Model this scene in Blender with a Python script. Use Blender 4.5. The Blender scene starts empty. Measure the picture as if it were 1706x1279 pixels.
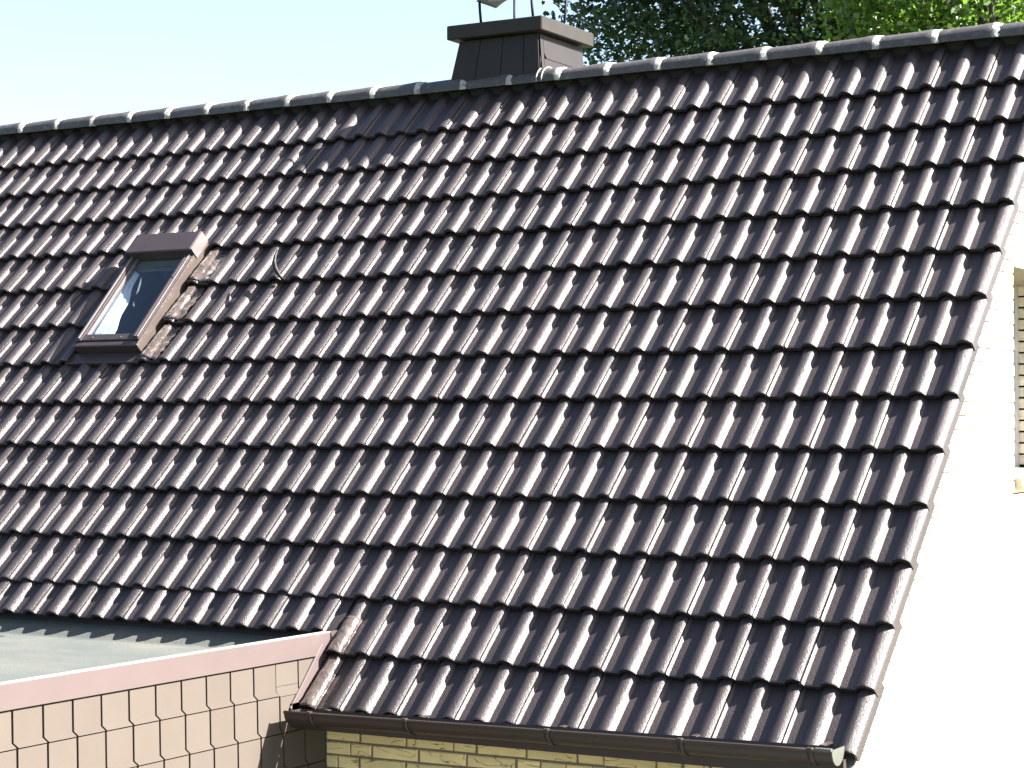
import bpy, math, random
import numpy as np
from mathutils import Matrix, Vector, noise as mnoise

random.seed(7)
rng = np.random.default_rng(7)
C = bpy.context.scene.collection
SC = bpy.context.scene

# ------------------------------------------------------------------ camera
PITCH = math.radians(47.0)
cs, sn = math.cos(PITCH), math.sin(PITCH)
Z0 = 2.9                                  # height of the eave (crest of the lowest course)
F_PX = 3335.94
R_PLANE = Matrix(((0.8665518, 0.33919497, -0.36610757),
                  (-0.01069267, -0.7207684, -0.69309348),
                  (-0.49897259, 0.60451607, -0.62095626)))
C_PLANE = Vector((3.01678583, -4.07560408, 6.23259511))
M = Matrix(((1, 0, 0), (0, cs, -sn), (0, sn, cs)))     # roof frame (x, up-slope, normal) -> world
R_W = R_PLANE @ M.transposed()
CAM = M @ C_PLANE + Vector((0, 0, Z0))
cam_data = bpy.data.cameras.new("camera")
cam = bpy.data.objects.new("camera", cam_data)
C.objects.link(cam)
rot = Matrix((R_W[0], -R_W[1], -R_W[2])).transposed()
cam.matrix_world = Matrix.Translation(CAM) @ rot.to_4x4()
cam_data.sensor_width = 36.0
cam_data.lens = F_PX / 1706 * 36.0
cam_data.clip_start = 0.1
cam_data.clip_end = 3000
SC.camera = cam

# ------------------------------------------------------------------ light
SUN = Vector((3.0, 2.85, 1.0))            # in the roof frame
SUN = (M @ SUN).normalized()
EL = math.asin(SUN.z)
AZ = math.atan2(SUN.x, SUN.y)
world = bpy.data.worlds.new("World")
SC.world = world
world.use_nodes = True
wn = world.node_tree.nodes
sky = wn.new("ShaderNodeTexSky")
sky.sky_type = 'NISHITA'
sky.sun_disc = False
sky.sun_elevation = EL
sky.sun_rotation = AZ
sky.air_density = 0.80
sky.dust_density = 2.0
sky.ozone_density = 0.3
wn["Background"].inputs["Strength"].default_value = 0.05
world.node_tree.links.new(sky.outputs[0], wn["Background"].inputs[0])
sun_d = bpy.data.lights.new("sun", 'SUN')
sun_d.energy = 5.0
sun_d.angle = math.radians(0.5)
sun_d.color = (1.0, 0.975, 0.94)
sun_o = bpy.data.objects.new("sun", sun_d)
C.objects.link(sun_o)
sun_o.rotation_euler = (-SUN).to_track_quat('-Z', 'Y').to_euler()
SC.view_settings.view_transform = 'Standard'
SC.view_settings.look = 'None'
SC.view_settings.exposure = 3.0
SC.view_settings.gamma = 1.0
SC.cycles.max_bounces = 8
SC.cycles.transparent_max_bounces = 12


# ------------------------------------------------------------------ helpers
def project(p):
    c = R_W @ (Vector(p) - CAM)
    if c.z <= 0.05:
        return (-9999, -9999)
    return (853 + F_PX * c.x / c.z, 639.5 + F_PX * c.y / c.z)


def rw(x, v, n=0.0):
    return M @ Vector((x, v, n)) + Vector((0, 0, Z0))


ROOF = Matrix.Translation((0, 0, Z0)) @ M.to_4x4()


def roof_matrix(x, v, n, tilt=0.0, yaw=0.0, roll=0.0):
    return ROOF @ Matrix.Translation((x, v, n)) @ Matrix.Rotation(yaw, 4, 'Z') @ Matrix.Rotation(tilt, 4, 'X') @ Matrix.Rotation(roll, 4, 'Y')


def mesh(name, verts, faces, mats, smooth=None, mat_idx=None):
    me = bpy.data.meshes.new(name)
    me.from_pydata([tuple(v) for v in verts], [], faces)
    for m in (mats if isinstance(mats, (list, tuple)) else [mats]):
        me.materials.append(m)
    if smooth is not None:
        if smooth is True:
            smooth = [True] * len(me.polygons)
        me.polygons.foreach_set("use_smooth", list(smooth))
    if mat_idx is not None:
        me.polygons.foreach_set("material_index", list(mat_idx))
    me.update()
    return me


def link(name, data, parent=None, label=None, cat=None, group=None, kind=None, mw=None):
    o = bpy.data.objects.new(name, data)
    C.objects.link(o)
    if parent is not None:
        o.parent = parent
    if mw is not None:
        o.matrix_world = mw if parent is None else mw
        if parent is not None:
            o.matrix_parent_inverse = Matrix.Identity(4)
            o.matrix_basis = mw                 # every parent stands at the world origin or is identity
    if label: o["label"] = label
    if cat: o["category"] = cat
    if group: o["group"] = group
    if kind: o["kind"] = kind
    return o


class MB:
    """collects boxes, tubes and sheets into one mesh"""
    def __init__(self):
        self.v, self.f, self.s = [], [], []

    def add(self, vs, fs, smooth=False):
        b = len(self.v)
        self.v += [tuple(p) for p in vs]
        self.f += [tuple(i + b for i in q) for q in fs]
        self.s += [smooth] * len(fs)

    def box(self, lo, hi, bev=0.0, mat=None):
        x0, y0, z0 = lo; x1, y1, z1 = hi
        if bev <= 0:
            vs = [(x0, y0, z0), (x1, y0, z0), (x1, y1, z0), (x0, y1, z0), (x0, y0, z1), (x1, y0, z1), (x1, y1, z1), (x0, y1, z1)]
            fs = [(0, 3, 2, 1), (4, 5, 6, 7), (0, 1, 5, 4), (1, 2, 6, 5), (2, 3, 7, 6), (3, 0, 4, 7)]
        else:
            vs, fs = [], []
            for sx in (0, 1):
                for sy in (0, 1):
                    for sz in (0, 1):
                        X = (x0, x1)[sx]; Y = (y0, y1)[sy]; Z = (z0, z1)[sz]
                        dx = bev * (1 - 2 * sx); dy = bev * (1 - 2 * sy); dz = bev * (1 - 2 * sz)
                        vs += [(X, Y + dy, Z + dz), (X + dx, Y, Z + dz), (X + dx, Y + dy, Z)]
            idx = lambda sx, sy, sz, k: (sx * 4 + sy * 2 + sz) * 3 + k
            for s in (0, 1):
                q = [idx(s, 0, 0, 0), idx(s, 1, 0, 0), idx(s, 1, 1, 0), idx(s, 0, 1, 0)]
                fs.append(q if s else q[::-1])
                q = [idx(0, s, 0, 1), idx(1, s, 0, 1), idx(1, s, 1, 1), idx(0, s, 1, 1)]
                fs.append(q if not s else q[::-1])
                q = [idx(0, 0, s, 2), idx(1, 0, s, 2), idx(1, 1, s, 2), idx(0, 1, s, 2)]
                fs.append(q if s else q[::-1])
            for a in (0, 1):
                for b in (0, 1):
                    fs.append([idx(0, a, b, 1), idx(1, a, b, 1), idx(1, a, b, 2), idx(0, a, b, 2)])
                    fs.append([idx(a, 0, b, 0), idx(a, 1, b, 0), idx(a, 1, b, 2), idx(a, 0, b, 2)])
                    fs.append([idx(a, b, 0, 0), idx(a, b, 1, 0), idx(a, b, 1, 1), idx(a, b, 0, 1)])
                    for c_ in (0, 1):
                        fs.append([idx(a, b, c_, 0), idx(a, b, c_, 1), idx(a, b, c_, 2)])
            fs = list(dict.fromkeys(tuple(q) for q in fs))
        if mat is not None:
            vs = [mat @ Vector(p) for p in vs]
        self.add(vs, fs)

    def tube(self, pts, r, seg=10, cap=True):
        pts = [Vector(p) for p in pts]
        rs = r if isinstance(r, (list, tuple)) else [r] * len(pts)
        b = len(self.v)
        up = Vector((0.13, 0.21, 1)).normalized()
        for i, p in enumerate(pts):
            d = (pts[min(i + 1, len(pts) - 1)] - pts[max(i - 1, 0)]).normalized()
            a = d.cross(up)
            if a.length < 1e-3: a = d.cross(Vector((1, 0, 0)))
            a.normalize(); c_ = a.cross(d)
            for k in range(seg):
                t = 2 * math.pi * k / seg
                self.v.append(tuple(p + (a * math.cos(t) + c_ * math.sin(t)) * rs[i]))
        for i in range(len(pts) - 1):
            for k in range(seg):
                k2 = (k + 1) % seg
                self.f.append((b + i * seg + k, b + i * seg + k2, b + (i + 1) * seg + k2, b + (i + 1) * seg + k)); self.s.append(True)
        if cap:
            self.f.append(tuple(b + k for k in range(seg))[::-1]); self.s.append(False)
            self.f.append(tuple(b + (len(pts) - 1) * seg + k for k in range(seg))); self.s.append(False)

    def prism(self, poly, a, b, axis='x'):
        """poly in the two other axes, extruded from a to b"""
        n = len(poly)
        def P(t, q):
            return {'x': (t, q[0], q[1]), 'y': (q[0], t, q[1]), 'z': (q[0], q[1], t)}[axis]
        vs = [P(a, q) for q in poly] + [P(b, q) for q in poly]
        fs = [tuple(range(n))[::-1], tuple(range(n, 2 * n))] + [(i, (i + 1) % n, n + (i + 1) % n, n + i) for i in range(n)]
        self.add(vs, fs)

    def sheet(self, grid, thick, smooth=True):
        """grid[i][j] of points; a sheet with thickness given as a vector"""
        ni, nj = len(grid), len(grid[0])
        b = len(self.v)
        th = Vector(thick)
        for row in grid:
            for p in row: self.v.append(tuple(p))
        for row in grid:
            for p in row: self.v.append(tuple(Vector(p) - th))
        N = ni * nj
        for i in range(ni - 1):
            for j in range(nj - 1):
                q = (b + i * nj + j, b + i * nj + j + 1, b + (i + 1) * nj + j + 1, b + (i + 1) * nj + j)
                self.f.append(q); self.s.append(smooth)
                self.f.append(tuple(N + k for k in q)[::-1]); self.s.append(smooth)
        rim = [b + j for j in range(nj)] + [b + i * nj + nj - 1 for i in range(1, ni)] + [b + (ni - 1) * nj + j for j in range(nj - 2, -1, -1)] + [b + i * nj for i in range(ni - 2, 0, -1)]
        for k in range(len(rim)):
            a_, c_ = rim[k], rim[(k + 1) % len(rim)]
            self.f.append((a_, c_, c_ + N, a_ + N)); self.s.append(False)

    def build(self, name, mats, parent=None, **kw):
        me = mesh(name, self.v, self.f, mats, self.s)
        import bmesh
        bm = bmesh.new(); bm.from_mesh(me)
        bmesh.ops.recalc_face_normals(bm, faces=bm.faces)
        bm.to_mesh(me); bm.free()
        return link(name, me, parent, **kw)


# ------------------------------------------------------------------ materials
def mat_base(name):
    m = bpy.data.materials.new(name)
    m.use_nodes = True
    nt = m.node_tree
    return m, nt, nt.nodes["Principled BSDF"]


def N(nt, typ, **kw):
    n = nt.nodes.new(typ)
    for k, v in kw.items():
        if k in n.inputs.keys() if hasattr(n.inputs, 'keys') else False:
            n.inputs[k].default_value = v
        else:
            setattr(n, k, v)
    return n


def noise_tex(nt, vec, scale, detail=4, rough=0.55, dist=0.0):
    n = nt.nodes.new("ShaderNodeTexNoise")
    n.inputs["Scale"].default_value = scale
    n.inputs["Detail"].default_value = detail
    n.inputs["Roughness"].default_value = rough
    n.inputs["Distortion"].default_value = dist
    if vec is not None: nt.links.new(vec, n.inputs["Vector"])
    return n


def ramp(nt, fac, stops):
    r = nt.nodes.new("ShaderNodeValToRGB")
    els = r.color_ramp.elements
    els[0].position, els[0].color = stops[0][0], stops[0][1]
    els[1].position, els[1].color = stops[-1][0], stops[-1][1]
    for p, c_ in stops[1:-1]:
        e = els.new(p); e.color = c_
    nt.links.new(fac, r.inputs[0])
    return r


def col(c_): return (c_[0], c_[1], c_[2], 1)
def g(v): return (v, v, v, 1)


def mixc(nt, fac, a, b, mode='MIX'):
    m = nt.nodes.new("ShaderNodeMix"); m.data_type = 'RGBA'; m.blend_type = mode
    if isinstance(fac, (int, float)): m.inputs[0].default_value = fac
    else: nt.links.new(fac, m.inputs[0])
    for i, x in ((6, a), (7, b)):
        if isinstance(x, (tuple, list)): m.inputs[i].default_value = x
        else: nt.links.new(x, m.inputs[i])
    return m.outputs[2]


def math_n(nt, op, a, b=0.0):
    m = nt.nodes.new("ShaderNodeMath"); m.operation = op
    for i, x in ((0, a), (1, b)):
        if isinstance(x, (int, float)): m.inputs[i].default_value = x
        else: nt.links.new(x, m.inputs[i])
    return m.outputs[0]


def coords(nt, offset=True):
    tc = nt.nodes.new("ShaderNodeTexCoord")
    if not offset: return tc.outputs["Object"], None
    oi = nt.nodes.new("ShaderNodeObjectInfo")
    mul = nt.nodes.new("ShaderNodeVectorMath"); mul.operation = 'SCALE'
    cb = nt.nodes.new("ShaderNodeCombineXYZ")
    r2 = math_n(nt, 'FRACT', math_n(nt, 'MULTIPLY', oi.outputs["Random"], 17.3))
    nt.links.new(oi.outputs["Random"], cb.inputs[0]); nt.links.new(r2, cb.inputs[1]); nt.links.new(r2, cb.inputs[2])
    nt.links.new(cb.outputs[0], mul.inputs[0]); mul.inputs["Scale"].default_value = 23.0
    ad = nt.nodes.new("ShaderNodeVectorMath"); ad.operation = 'ADD'
    nt.links.new(tc.outputs["Object"], ad.inputs[0]); nt.links.new(mul.outputs[0], ad.inputs[1])
    return ad.outputs[0], oi.outputs["Random"]


def bump(nt, bsdf, h, strength, distance):
    b = nt.nodes.new("ShaderNodeBump")
    b.inputs["Strength"].default_value = strength
    b.inputs["Distance"].default_value = distance
    nt.links.new(h, b.inputs["Height"])
    nt.links.new(b.outputs[0], bsdf.inputs["Normal"])
    return b


def make_tile_mat(name, c1, c2, rough=(0.27, 0.42), spec=0.5, lichen=0.0, speck=0.35):
    m, nt, p = mat_base(name)
    vec, rnd = coords(nt)
    n1 = noise_tex(nt, vec, 9, 5, 0.6)
    n2 = noise_tex(nt, vec, 170, 3, 0.65)
    base = mixc(nt, n1.outputs[0], col(c1), col(c2))
    tone = nt.nodes.new("ShaderNodeMapRange"); nt.links.new(rnd, tone.inputs[0])
    tone.inputs[3].default_value = 0.76; tone.inputs[4].default_value = 1.24
    vm = nt.nodes.new("ShaderNodeVectorMath"); vm.operation = 'SCALE'
    nt.links.new(base, vm.inputs[0]); nt.links.new(tone.outputs[0], vm.inputs["Scale"])
    base = vm.outputs[0]
    # pale specks of grit and lichen
    vo = nt.nodes.new("ShaderNodeTexVoronoi"); vo.inputs["Scale"].default_value = 110
    nt.links.new(vec, vo.inputs["Vector"])
    sp = ramp(nt, vo.outputs["Distance"], [(0.05, g(1)), (0.16, g(0))])
    n3 = noise_tex(nt, vec, 14, 3, 0.7)
    gate = ramp(nt, n3.outputs[0], [(0.5, g(0)), (0.72, g(speck))])
    f = math_n(nt, 'MULTIPLY', sp.outputs[0], gate.outputs[0])
    base = mixc(nt, f, base, (0.30, 0.28, 0.24, 1))
    if lichen > 0:
        n4 = noise_tex(nt, vec, 30, 6, 0.75)
        gl = ramp(nt, n4.outputs[0], [(0.52, g(0)), (0.68, g(lichen))])
        base = mixc(nt, gl.outputs[0], base, (0.13, 0.13, 0.10, 1))
    nt.links.new(base, p.inputs["Base Color"])
    rr = nt.nodes.new("ShaderNodeMapRange"); nt.links.new(n1.outputs[0], rr.inputs[0])
    rr.inputs[1].default_value = 0.3; rr.inputs[2].default_value = 0.7
    rr.inputs[3].default_value = rough[0]; rr.inputs[4].default_value = rough[1]
    nt.links.new(rr.outputs[0], p.inputs["Roughness"])
    p.inputs["Specular IOR Level"].default_value = spec
    h = math_n(nt, 'ADD', math_n(nt, 'MULTIPLY', n2.outputs[0], 0.75), math_n(nt, 'MULTIPLY', noise_tex(nt, vec, 60, 3, 0.6).outputs[0], 0.45))
    h = math_n(nt, 'ADD', h, math_n(nt, 'MULTIPLY', f, 0.8))
    bump(nt, p, h, 0.8, 0.0050)
    return m


def simple_mat(name, c1, c2=None, rough=0.5, scale=6, spec=0.5, bstr=0.15, bdist=0.002, bscale=120, metal=0.0, random_tone=0.0):
    m, nt, p = mat_base(name)
    vec, rnd = coords(nt)
    c2 = c2 or tuple(x * 0.75 for x in c1)
    c1 = tuple(x * 0.8 for x in c1); c2 = tuple(x * 0.8 for x in c2)
    n1 = noise_tex(nt, vec, scale, 5, 0.6)
    r = ramp(nt, n1.outputs[0], [(0.3, col(c1)), (0.7, col(c2))])
    out = r.outputs[0]
    if random_tone > 0:
        tone = nt.nodes.new("ShaderNodeMapRange"); nt.links.new(rnd, tone.inputs[0])
        tone.inputs[3].default_value = 1 - random_tone; tone.inputs[4].default_value = 1 + random_tone
        vm = nt.nodes.new("ShaderNodeVectorMath"); vm.operation = 'SCALE'
        nt.links.new(out, vm.inputs[0]); nt.links.new(tone.outputs[0], vm.inputs["Scale"])
        out = vm.outputs[0]
    nt.links.new(out, p.inputs["Base Color"])
    p.inputs["Roughness"].default_value = rough
    p.inputs["Specular IOR Level"].default_value = spec
    p.inputs["Metallic"].default_value = metal
    if bstr > 0:
        n2 = noise_tex(nt, vec, bscale, 4, 0.6)
        bump(nt, p, n2.outputs[0], bstr, bdist)
    return m


M_TILE = make_tile_mat("tile_brown", (0.030, 0.0215, 0.0195), (0.021, 0.015, 0.0145), rough=(0.38, 0.48), spec=0.54)
M_RIDGE = make_tile_mat("ridge_tile_brown", (0.048, 0.041, 0.039), (0.032, 0.027, 0.027), rough=(0.5, 0.7), lichen=0.55, speck=0.9)
M_MORTAR_RIDGE = simple_mat("ridge_mortar", (0.45, 0.43, 0.39), (0.16, 0.155, 0.14), rough=0.9, scale=38, bstr=0.8, bdist=0.006, bscale=60)
M_DECK = simple_mat("roof_underlay", (0.02, 0.018, 0.018), rough=0.9)
M_SLATE = simple_mat("facade_slate_brown", (0.090, 0.073, 0.059), (0.083, 0.067, 0.055), rough=0.6, scale=4, spec=0.18, bstr=0.05, random_tone=0.03)
M_FASCIA = simple_mat("fascia_metal", (0.099, 0.075, 0.070), (0.091, 0.069, 0.065), rough=0.45, spec=0.25, scale=5, bstr=0.03)
M_FASCIA_LIP = simple_mat("fascia_lip", (0.42, 0.38, 0.35), rough=0.4, bstr=0.02)  # far paler than the fascia; the sunlit white is put into the colour
M_FRAME = simple_mat("brown_metal", (0.046, 0.033, 0.034), (0.038, 0.028, 0.030), spec=0.3, rough=0.38, scale=12, bstr=0.05)
M_FRAME_PALE = simple_mat("pale_metal", (0.14, 0.12, 0.115), (0.10, 0.085, 0.082), rough=0.32, scale=14, bstr=0.12, bscale=40, bdist=0.004)  # paler than the brown frame metal: beads, edge rail, screws, casing end
M_FLASH = simple_mat("brown_flashing", (0.068, 0.052, 0.043), (0.055, 0.042, 0.036), spec=0.3, rough=0.4, scale=6, bstr=0.08)
M_CHIM = simple_mat("chimney_cladding", (0.025, 0.0205, 0.0200), (0.021, 0.0175, 0.0172), rough=0.55, spec=0.2, scale=5, bstr=0.06)
M_CAP = simple_mat("chimney_cap_sheet", (0.032, 0.026, 0.021), (0.024, 0.0195, 0.016), rough=0.55, spec=0.2, scale=8, bstr=0.1)
M_ROD = simple_mat("dark_iron", (0.006, 0.006, 0.009), spec=0.2, rough=0.6, bstr=0.0)
M_COWL = simple_mat("zinc_sheet", (0.25, 0.25, 0.26), (0.16, 0.16, 0.17), rough=0.45, bstr=0.1)
M_GUTTER = simple_mat("gutter_brown", (0.042, 0.031, 0.025), (0.035, 0.026, 0.021), spec=0.3, rough=0.4, scale=7, bstr=0.05)
M_GUTTER_END = simple_mat("gutter_end", (0.085, 0.085, 0.072), (0.065, 0.065, 0.055), rough=0.4, scale=9, bstr=0.05)
M_HOOK = simple_mat("hook_dark", (0.010, 0.008, 0.007), spec=0.25, rough=0.5, bstr=0.05)
M_WHITE = simple_mat("light_patch_white", (0.62, 0.62, 0.60), rough=0.55, bstr=0.0)
M_SHAFT = simple_mat("reveal_grey", (0.05, 0.055, 0.06), rough=0.7, bstr=0.0)
M_WFRAME = simple_mat("window_white", (0.7, 0.7, 0.7), rough=0.4, bstr=0.0)
M_SILL = simple_mat("stone_sill", (0.45, 0.38, 0.28), (0.36, 0.30, 0.22), rough=0.8, scale=8, bstr=0.3)
M_BARK = simple_mat("bark", (0.05, 0.038, 0.028), (0.025, 0.02, 0.015), rough=0.9, scale=12, bstr=0.8, bdist=0.02, bscale=18)


def lead_mat():
    m, nt, p = mat_base("lead_flashing")
    vec, rnd = coords(nt)
    n1 = noise_tex(nt, vec, 11, 4, 0.6)
    r = ramp(nt, n1.outputs[0], [(0.3, (0.125, 0.098, 0.082, 1)), (0.7, (0.065, 0.050, 0.045, 1))])
    nt.links.new(r.outputs[0], p.inputs["Base Color"])
    p.inputs["Roughness"].default_value = 0.24
    p.inputs["Metallic"].default_value = 0.45
    n2 = noise_tex(nt, vec, 28, 3, 0.55, 0.6)
    bump(nt, p, n2.outputs[0], 0.75, 0.008)
    return m


M_LEAD = lead_mat()


def mat_brick(name, c1, c2, crack, rough=0.85, crack_str=0.7):
    m, nt, p = mat_base(name)
    vec, rnd = coords(nt)
    n1 = noise_tex(nt, vec, 7, 5, 0.65)
    r = ramp(nt, n1.outputs[0], [(0.3, col(c1)), (0.7, col(c2))])
    tone = nt.nodes.new("ShaderNodeMapRange"); nt.links.new(rnd, tone.inputs[0])
    tone.inputs[3].default_value = 0.86; tone.inputs[4].default_value = 1.12
    vm = nt.nodes.new("ShaderNodeVectorMath"); vm.operation = 'SCALE'
    nt.links.new(r.outputs[0], vm.inputs[0]); nt.links.new(tone.outputs[0], vm.inputs["Scale"])
    # creases of hand-struck brick: thin iso-lines of a slow noise, broken up by a second one
    mp = nt.nodes.new("ShaderNodeMapping"); mp.inputs["Scale"].default_value = (0.8, 1.0, 2.6)
    nt.links.new(vec, mp.inputs[0])
    n2 = noise_tex(nt, mp.outputs[0], 8, 2, 0.4, 0.2)
    d = math_n(nt, 'ABSOLUTE', math_n(nt, 'SUBTRACT', n2.outputs[0], 0.5))
    ln = ramp(nt, d, [(0.004, g(1)), (0.014, g(0))])
    n3 = noise_tex(nt, vec, 13, 2, 0.5)
    gt = ramp(nt, n3.outputs[0], [(0.42, g(0)), (0.5, g(1))])
    crk = math_n(nt, 'MULTIPLY', ln.outputs[0], gt.outputs[0])
    crk2 = math_n(nt, 'MULTIPLY', crk, crack_str)
    base = mixc(nt, crk2, vm.outputs[0], col(crack))
    nt.links.new(base, p.inputs["Base Color"])
    p.inputs["Roughness"].default_value = rough
    p.inputs["Specular IOR Level"].default_value = 0.25
    n4 = noise_tex(nt, vec, 70, 4, 0.65)
    h = math_n(nt, 'SUBTRACT', n4.outputs[0], math_n(nt, 'MULTIPLY', crk, 1.2))
    bump(nt, p, h, 0.6, 0.004)
    return m


M_BRICK = mat_brick("yellow_brick", (0.68, 0.57, 0.29), (0.54, 0.45, 0.24), (0.10, 0.07, 0.035))
M_BRICK_MORTAR = simple_mat("grey_mortar", (0.20, 0.17, 0.12), (0.15, 0.13, 0.10), rough=0.95, scale=20, bstr=0.6, bscale=150)
M_BRICK_W = mat_brick("pale_brick", (0.78, 0.70, 0.55), (0.72, 0.64, 0.50), (0.35, 0.28, 0.2), crack_str=0.35)
M_BRICK_W_MORTAR = simple_mat("pale_mortar", (0.16, 0.14, 0.12), (0.12, 0.105, 0.09), rough=0.95, scale=20, bstr=0.3)


def felt_mat():
    m, nt, p = mat_base("roofing_felt")
    tc = nt.nodes.new("ShaderNodeTexCoord"); vec = tc.outputs["Object"]
    n1 = noise_tex(nt, vec, 1.6, 6, 0.65)
    base = ramp(nt, n1.outputs[0], [(0.3, (0.036, 0.042, 0.037, 1)), (0.5, (0.048, 0.053, 0.046, 1)), (0.68, (0.070, 0.068, 0.054, 1))]).outputs[0]
    mp = nt.nodes.new("ShaderNodeMapping"); mp.inputs["Scale"].default_value = (0.7, 3.0, 1)
    nt.links.new(vec, mp.inputs[0])
    n2 = noise_tex(nt, mp.outputs[0], 3.0, 5, 0.7)
    st = ramp(nt, n2.outputs[0], [(0.52, g(0)), (0.72, g(0.6))])
    base = mixc(nt, st.outputs[0], base, (0.082, 0.076, 0.058, 1))
    n3 = noise_tex(nt, vec, 150, 4, 0.75)
    gr = ramp(nt, n3.outputs[0], [(0.35, g(0.45)), (0.65, g(1.45))])
    base = mixc(nt, 0.8, base, gr.outputs[0], 'MULTIPLY')
    # wet patch left by the rain
    sx = nt.nodes.new("ShaderNodeSeparateXYZ"); nt.links.new(vec, sx.inputs[0])
    dx = math_n(nt, 'MULTIPLY', math_n(nt, 'ADD', sx.outputs[0], 4.40), 3.0)
    dy = math_n(nt, 'MULTIPLY', math_n(nt, 'SUBTRACT', sx.outputs[1], 0.10), 6.0)
    rr = math_n(nt, 'SQRT', math_n(nt, 'ADD', math_n(nt, 'MULTIPLY', dx, dx), math_n(nt, 'MULTIPLY', dy, dy)))
    rr = math_n(nt, 'ADD', rr, math_n(nt, 'MULTIPLY', noise_tex(nt, vec, 6, 4, 0.6).outputs[0], 0.9))
    wet = ramp(nt, rr, [(0.72, g(1)), (1.0, g(0))]).outputs[0]
    base = mixc(nt, wet, base, (0.03, 0.035, 0.045, 1))
    nt.links.new(base, p.inputs["Base Color"])
    rg = nt.nodes.new("ShaderNodeMapRange"); nt.links.new(wet, rg.inputs[0])
    rg.inputs[3].default_value = 0.85; rg.inputs[4].default_value = 0.06
    nt.links.new(rg.outputs[0], p.inputs["Roughness"])
    bs = bump(nt, p, n3.outputs[0], 0.5, 0.003)
    inv = math_n(nt, 'SUBTRACT', 0.5, math_n(nt, 'MULTIPLY', wet, 0.5))
    nt.links.new(inv, bs.inputs["Strength"])
    return m


M_FELT = felt_mat()


def glass_mat(name="glass", tint=(0.9, 0.95, 1.0)):
    m = bpy.data.materials.new(name); m.use_nodes = True
    nt = m.node_tree; nt.nodes.clear()
    out = nt.nodes.new("ShaderNodeOutputMaterial")
    mx = nt.nodes.new("ShaderNodeMixShader")
    tr = nt.nodes.new("ShaderNodeBsdfTransparent"); tr.inputs[0].default_value = col([t * 0.98 for t in tint])
    gl = nt.nodes.new("ShaderNodeBsdfGlossy"); gl.inputs["Roughness"].default_value = 0.01
    gm = nt.nodes.new("ShaderNodeNewGeometry")
    dt = nt.nodes.new("ShaderNodeVectorMath"); dt.operation = 'DOT_PRODUCT'
    nt.links.new(gm.outputs["Normal"], dt.inputs[0]); nt.links.new(gm.outputs["Incoming"], dt.inputs[1])
    om = math_n(nt, 'SUBTRACT', 1.0, math_n(nt, 'ABSOLUTE', dt.outputs["Value"]))
    sch = math_n(nt, 'ADD', math_n(nt, 'MULTIPLY', math_n(nt, 'POWER', om, 5.0), 0.6), 0.045)
    nt.links.new(sch, mx.inputs[0]); nt.links.new(tr.outputs[0], mx.inputs[1]); nt.links.new(gl.outputs[0], mx.inputs[2])
    nt.links.new(mx.outputs[0], out.inputs[0])
    return m


M_GLASS = glass_mat()


def leaf_mat(name, c1, c2, tr):
    m = bpy.data.materials.new(name); m.use_nodes = True
    nt = m.node_tree; nt.nodes.clear()
    out = nt.nodes.new("ShaderNodeOutputMaterial")
    geo = nt.nodes.new("ShaderNodeNewGeometry")
    tc = nt.nodes.new("ShaderNodeTexCoord")
    n1 = noise_tex(nt, tc.outputs["Object"], 0.7, 3, 0.6)
    r = ramp(nt, geo.outputs["Random Per Island"], [(0.0, col(c1)), (1.0, col(c2))])
    c_ = mixc(nt, math_n(nt, 'MULTIPLY', n1.outputs[0], 0.6), r.outputs[0], col([x * 0.6 for x in c1]))
    p = nt.nodes.new("ShaderNodeBsdfPrincipled")
    nt.links.new(c_, p.inputs["Base Color"]); p.inputs["Roughness"].default_value = 0.38
    t = nt.nodes.new("ShaderNodeBsdfTranslucent")
    t.inputs[0].default_value = col(tr)
    mx = nt.nodes.new("ShaderNodeMixShader"); mx.inputs[0].default_value = 0.35
    nt.links.new(p.outputs[0], mx.inputs[1]); nt.links.new(t.outputs[0], mx.inputs[2])
    nt.links.new(mx.outputs[0], out.inputs[0])
    return m


M_LEAF_DARK = leaf_mat("leaf_dark", (0.014, 0.038, 0.014), (0.028, 0.062, 0.020), (0.02, 0.055, 0.010))  # dark greens: the backlit dimness of the crown is in the colour
M_LEAF_LIT = leaf_mat("leaf_bright", (0.045, 0.095, 0.014), (0.09, 0.15, 0.022), (0.15, 0.28, 0.025))  # brighter greens: sun shining on and through the leaves is in the colour


def ground_mat():
    m, nt, p = mat_base("lawn")
    tc = nt.nodes.new("ShaderNodeTexCoord")
    n1 = noise_tex(nt, tc.outputs["Object"], 0.3, 8, 0.65)
    r = ramp(nt, n1.outputs[0], [(0.3, (0.035, 0.06, 0.018, 1)), (0.7, (0.08, 0.09, 0.035, 1))])
    nt.links.new(r.outputs[0], p.inputs["Base Color"]); p.inputs["Roughness"].default_value = 0.9
    return m


# ------------------------------------------------------------------ ground
mb = MB()
mb.add([(-900, -900, 0), (900, -900, 0), (900, 900, 0), (-900, 900, 0)], [(0, 1, 2, 3)])
mb.build("ground", ground_mat(), kind="structure")
mb = MB()
mb.box((-2.3, -6.0, -0.1), (6.0, 0.2, 0.006))
mb.build("paved_path", simple_mat("paving", (0.17, 0.16, 0.15), (0.13, 0.122, 0.112), rough=0.9, scale=2, bstr=0.3), kind="structure")

# ------------------------------------------------------------------ house
house = link("brick_house", None, label="brick house under a glossy dark brown pantiled roof, with chimney and roof window", cat="house")
RIDGE_Y, WALL_Y, GX = 3.165, 0.25, 0.292
ROOF_L = -8.12
SK = dict(x0=-5.085, x1=-4.600, v0=2.335, v1=3.20)       # roof window, in the roof frame

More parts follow.
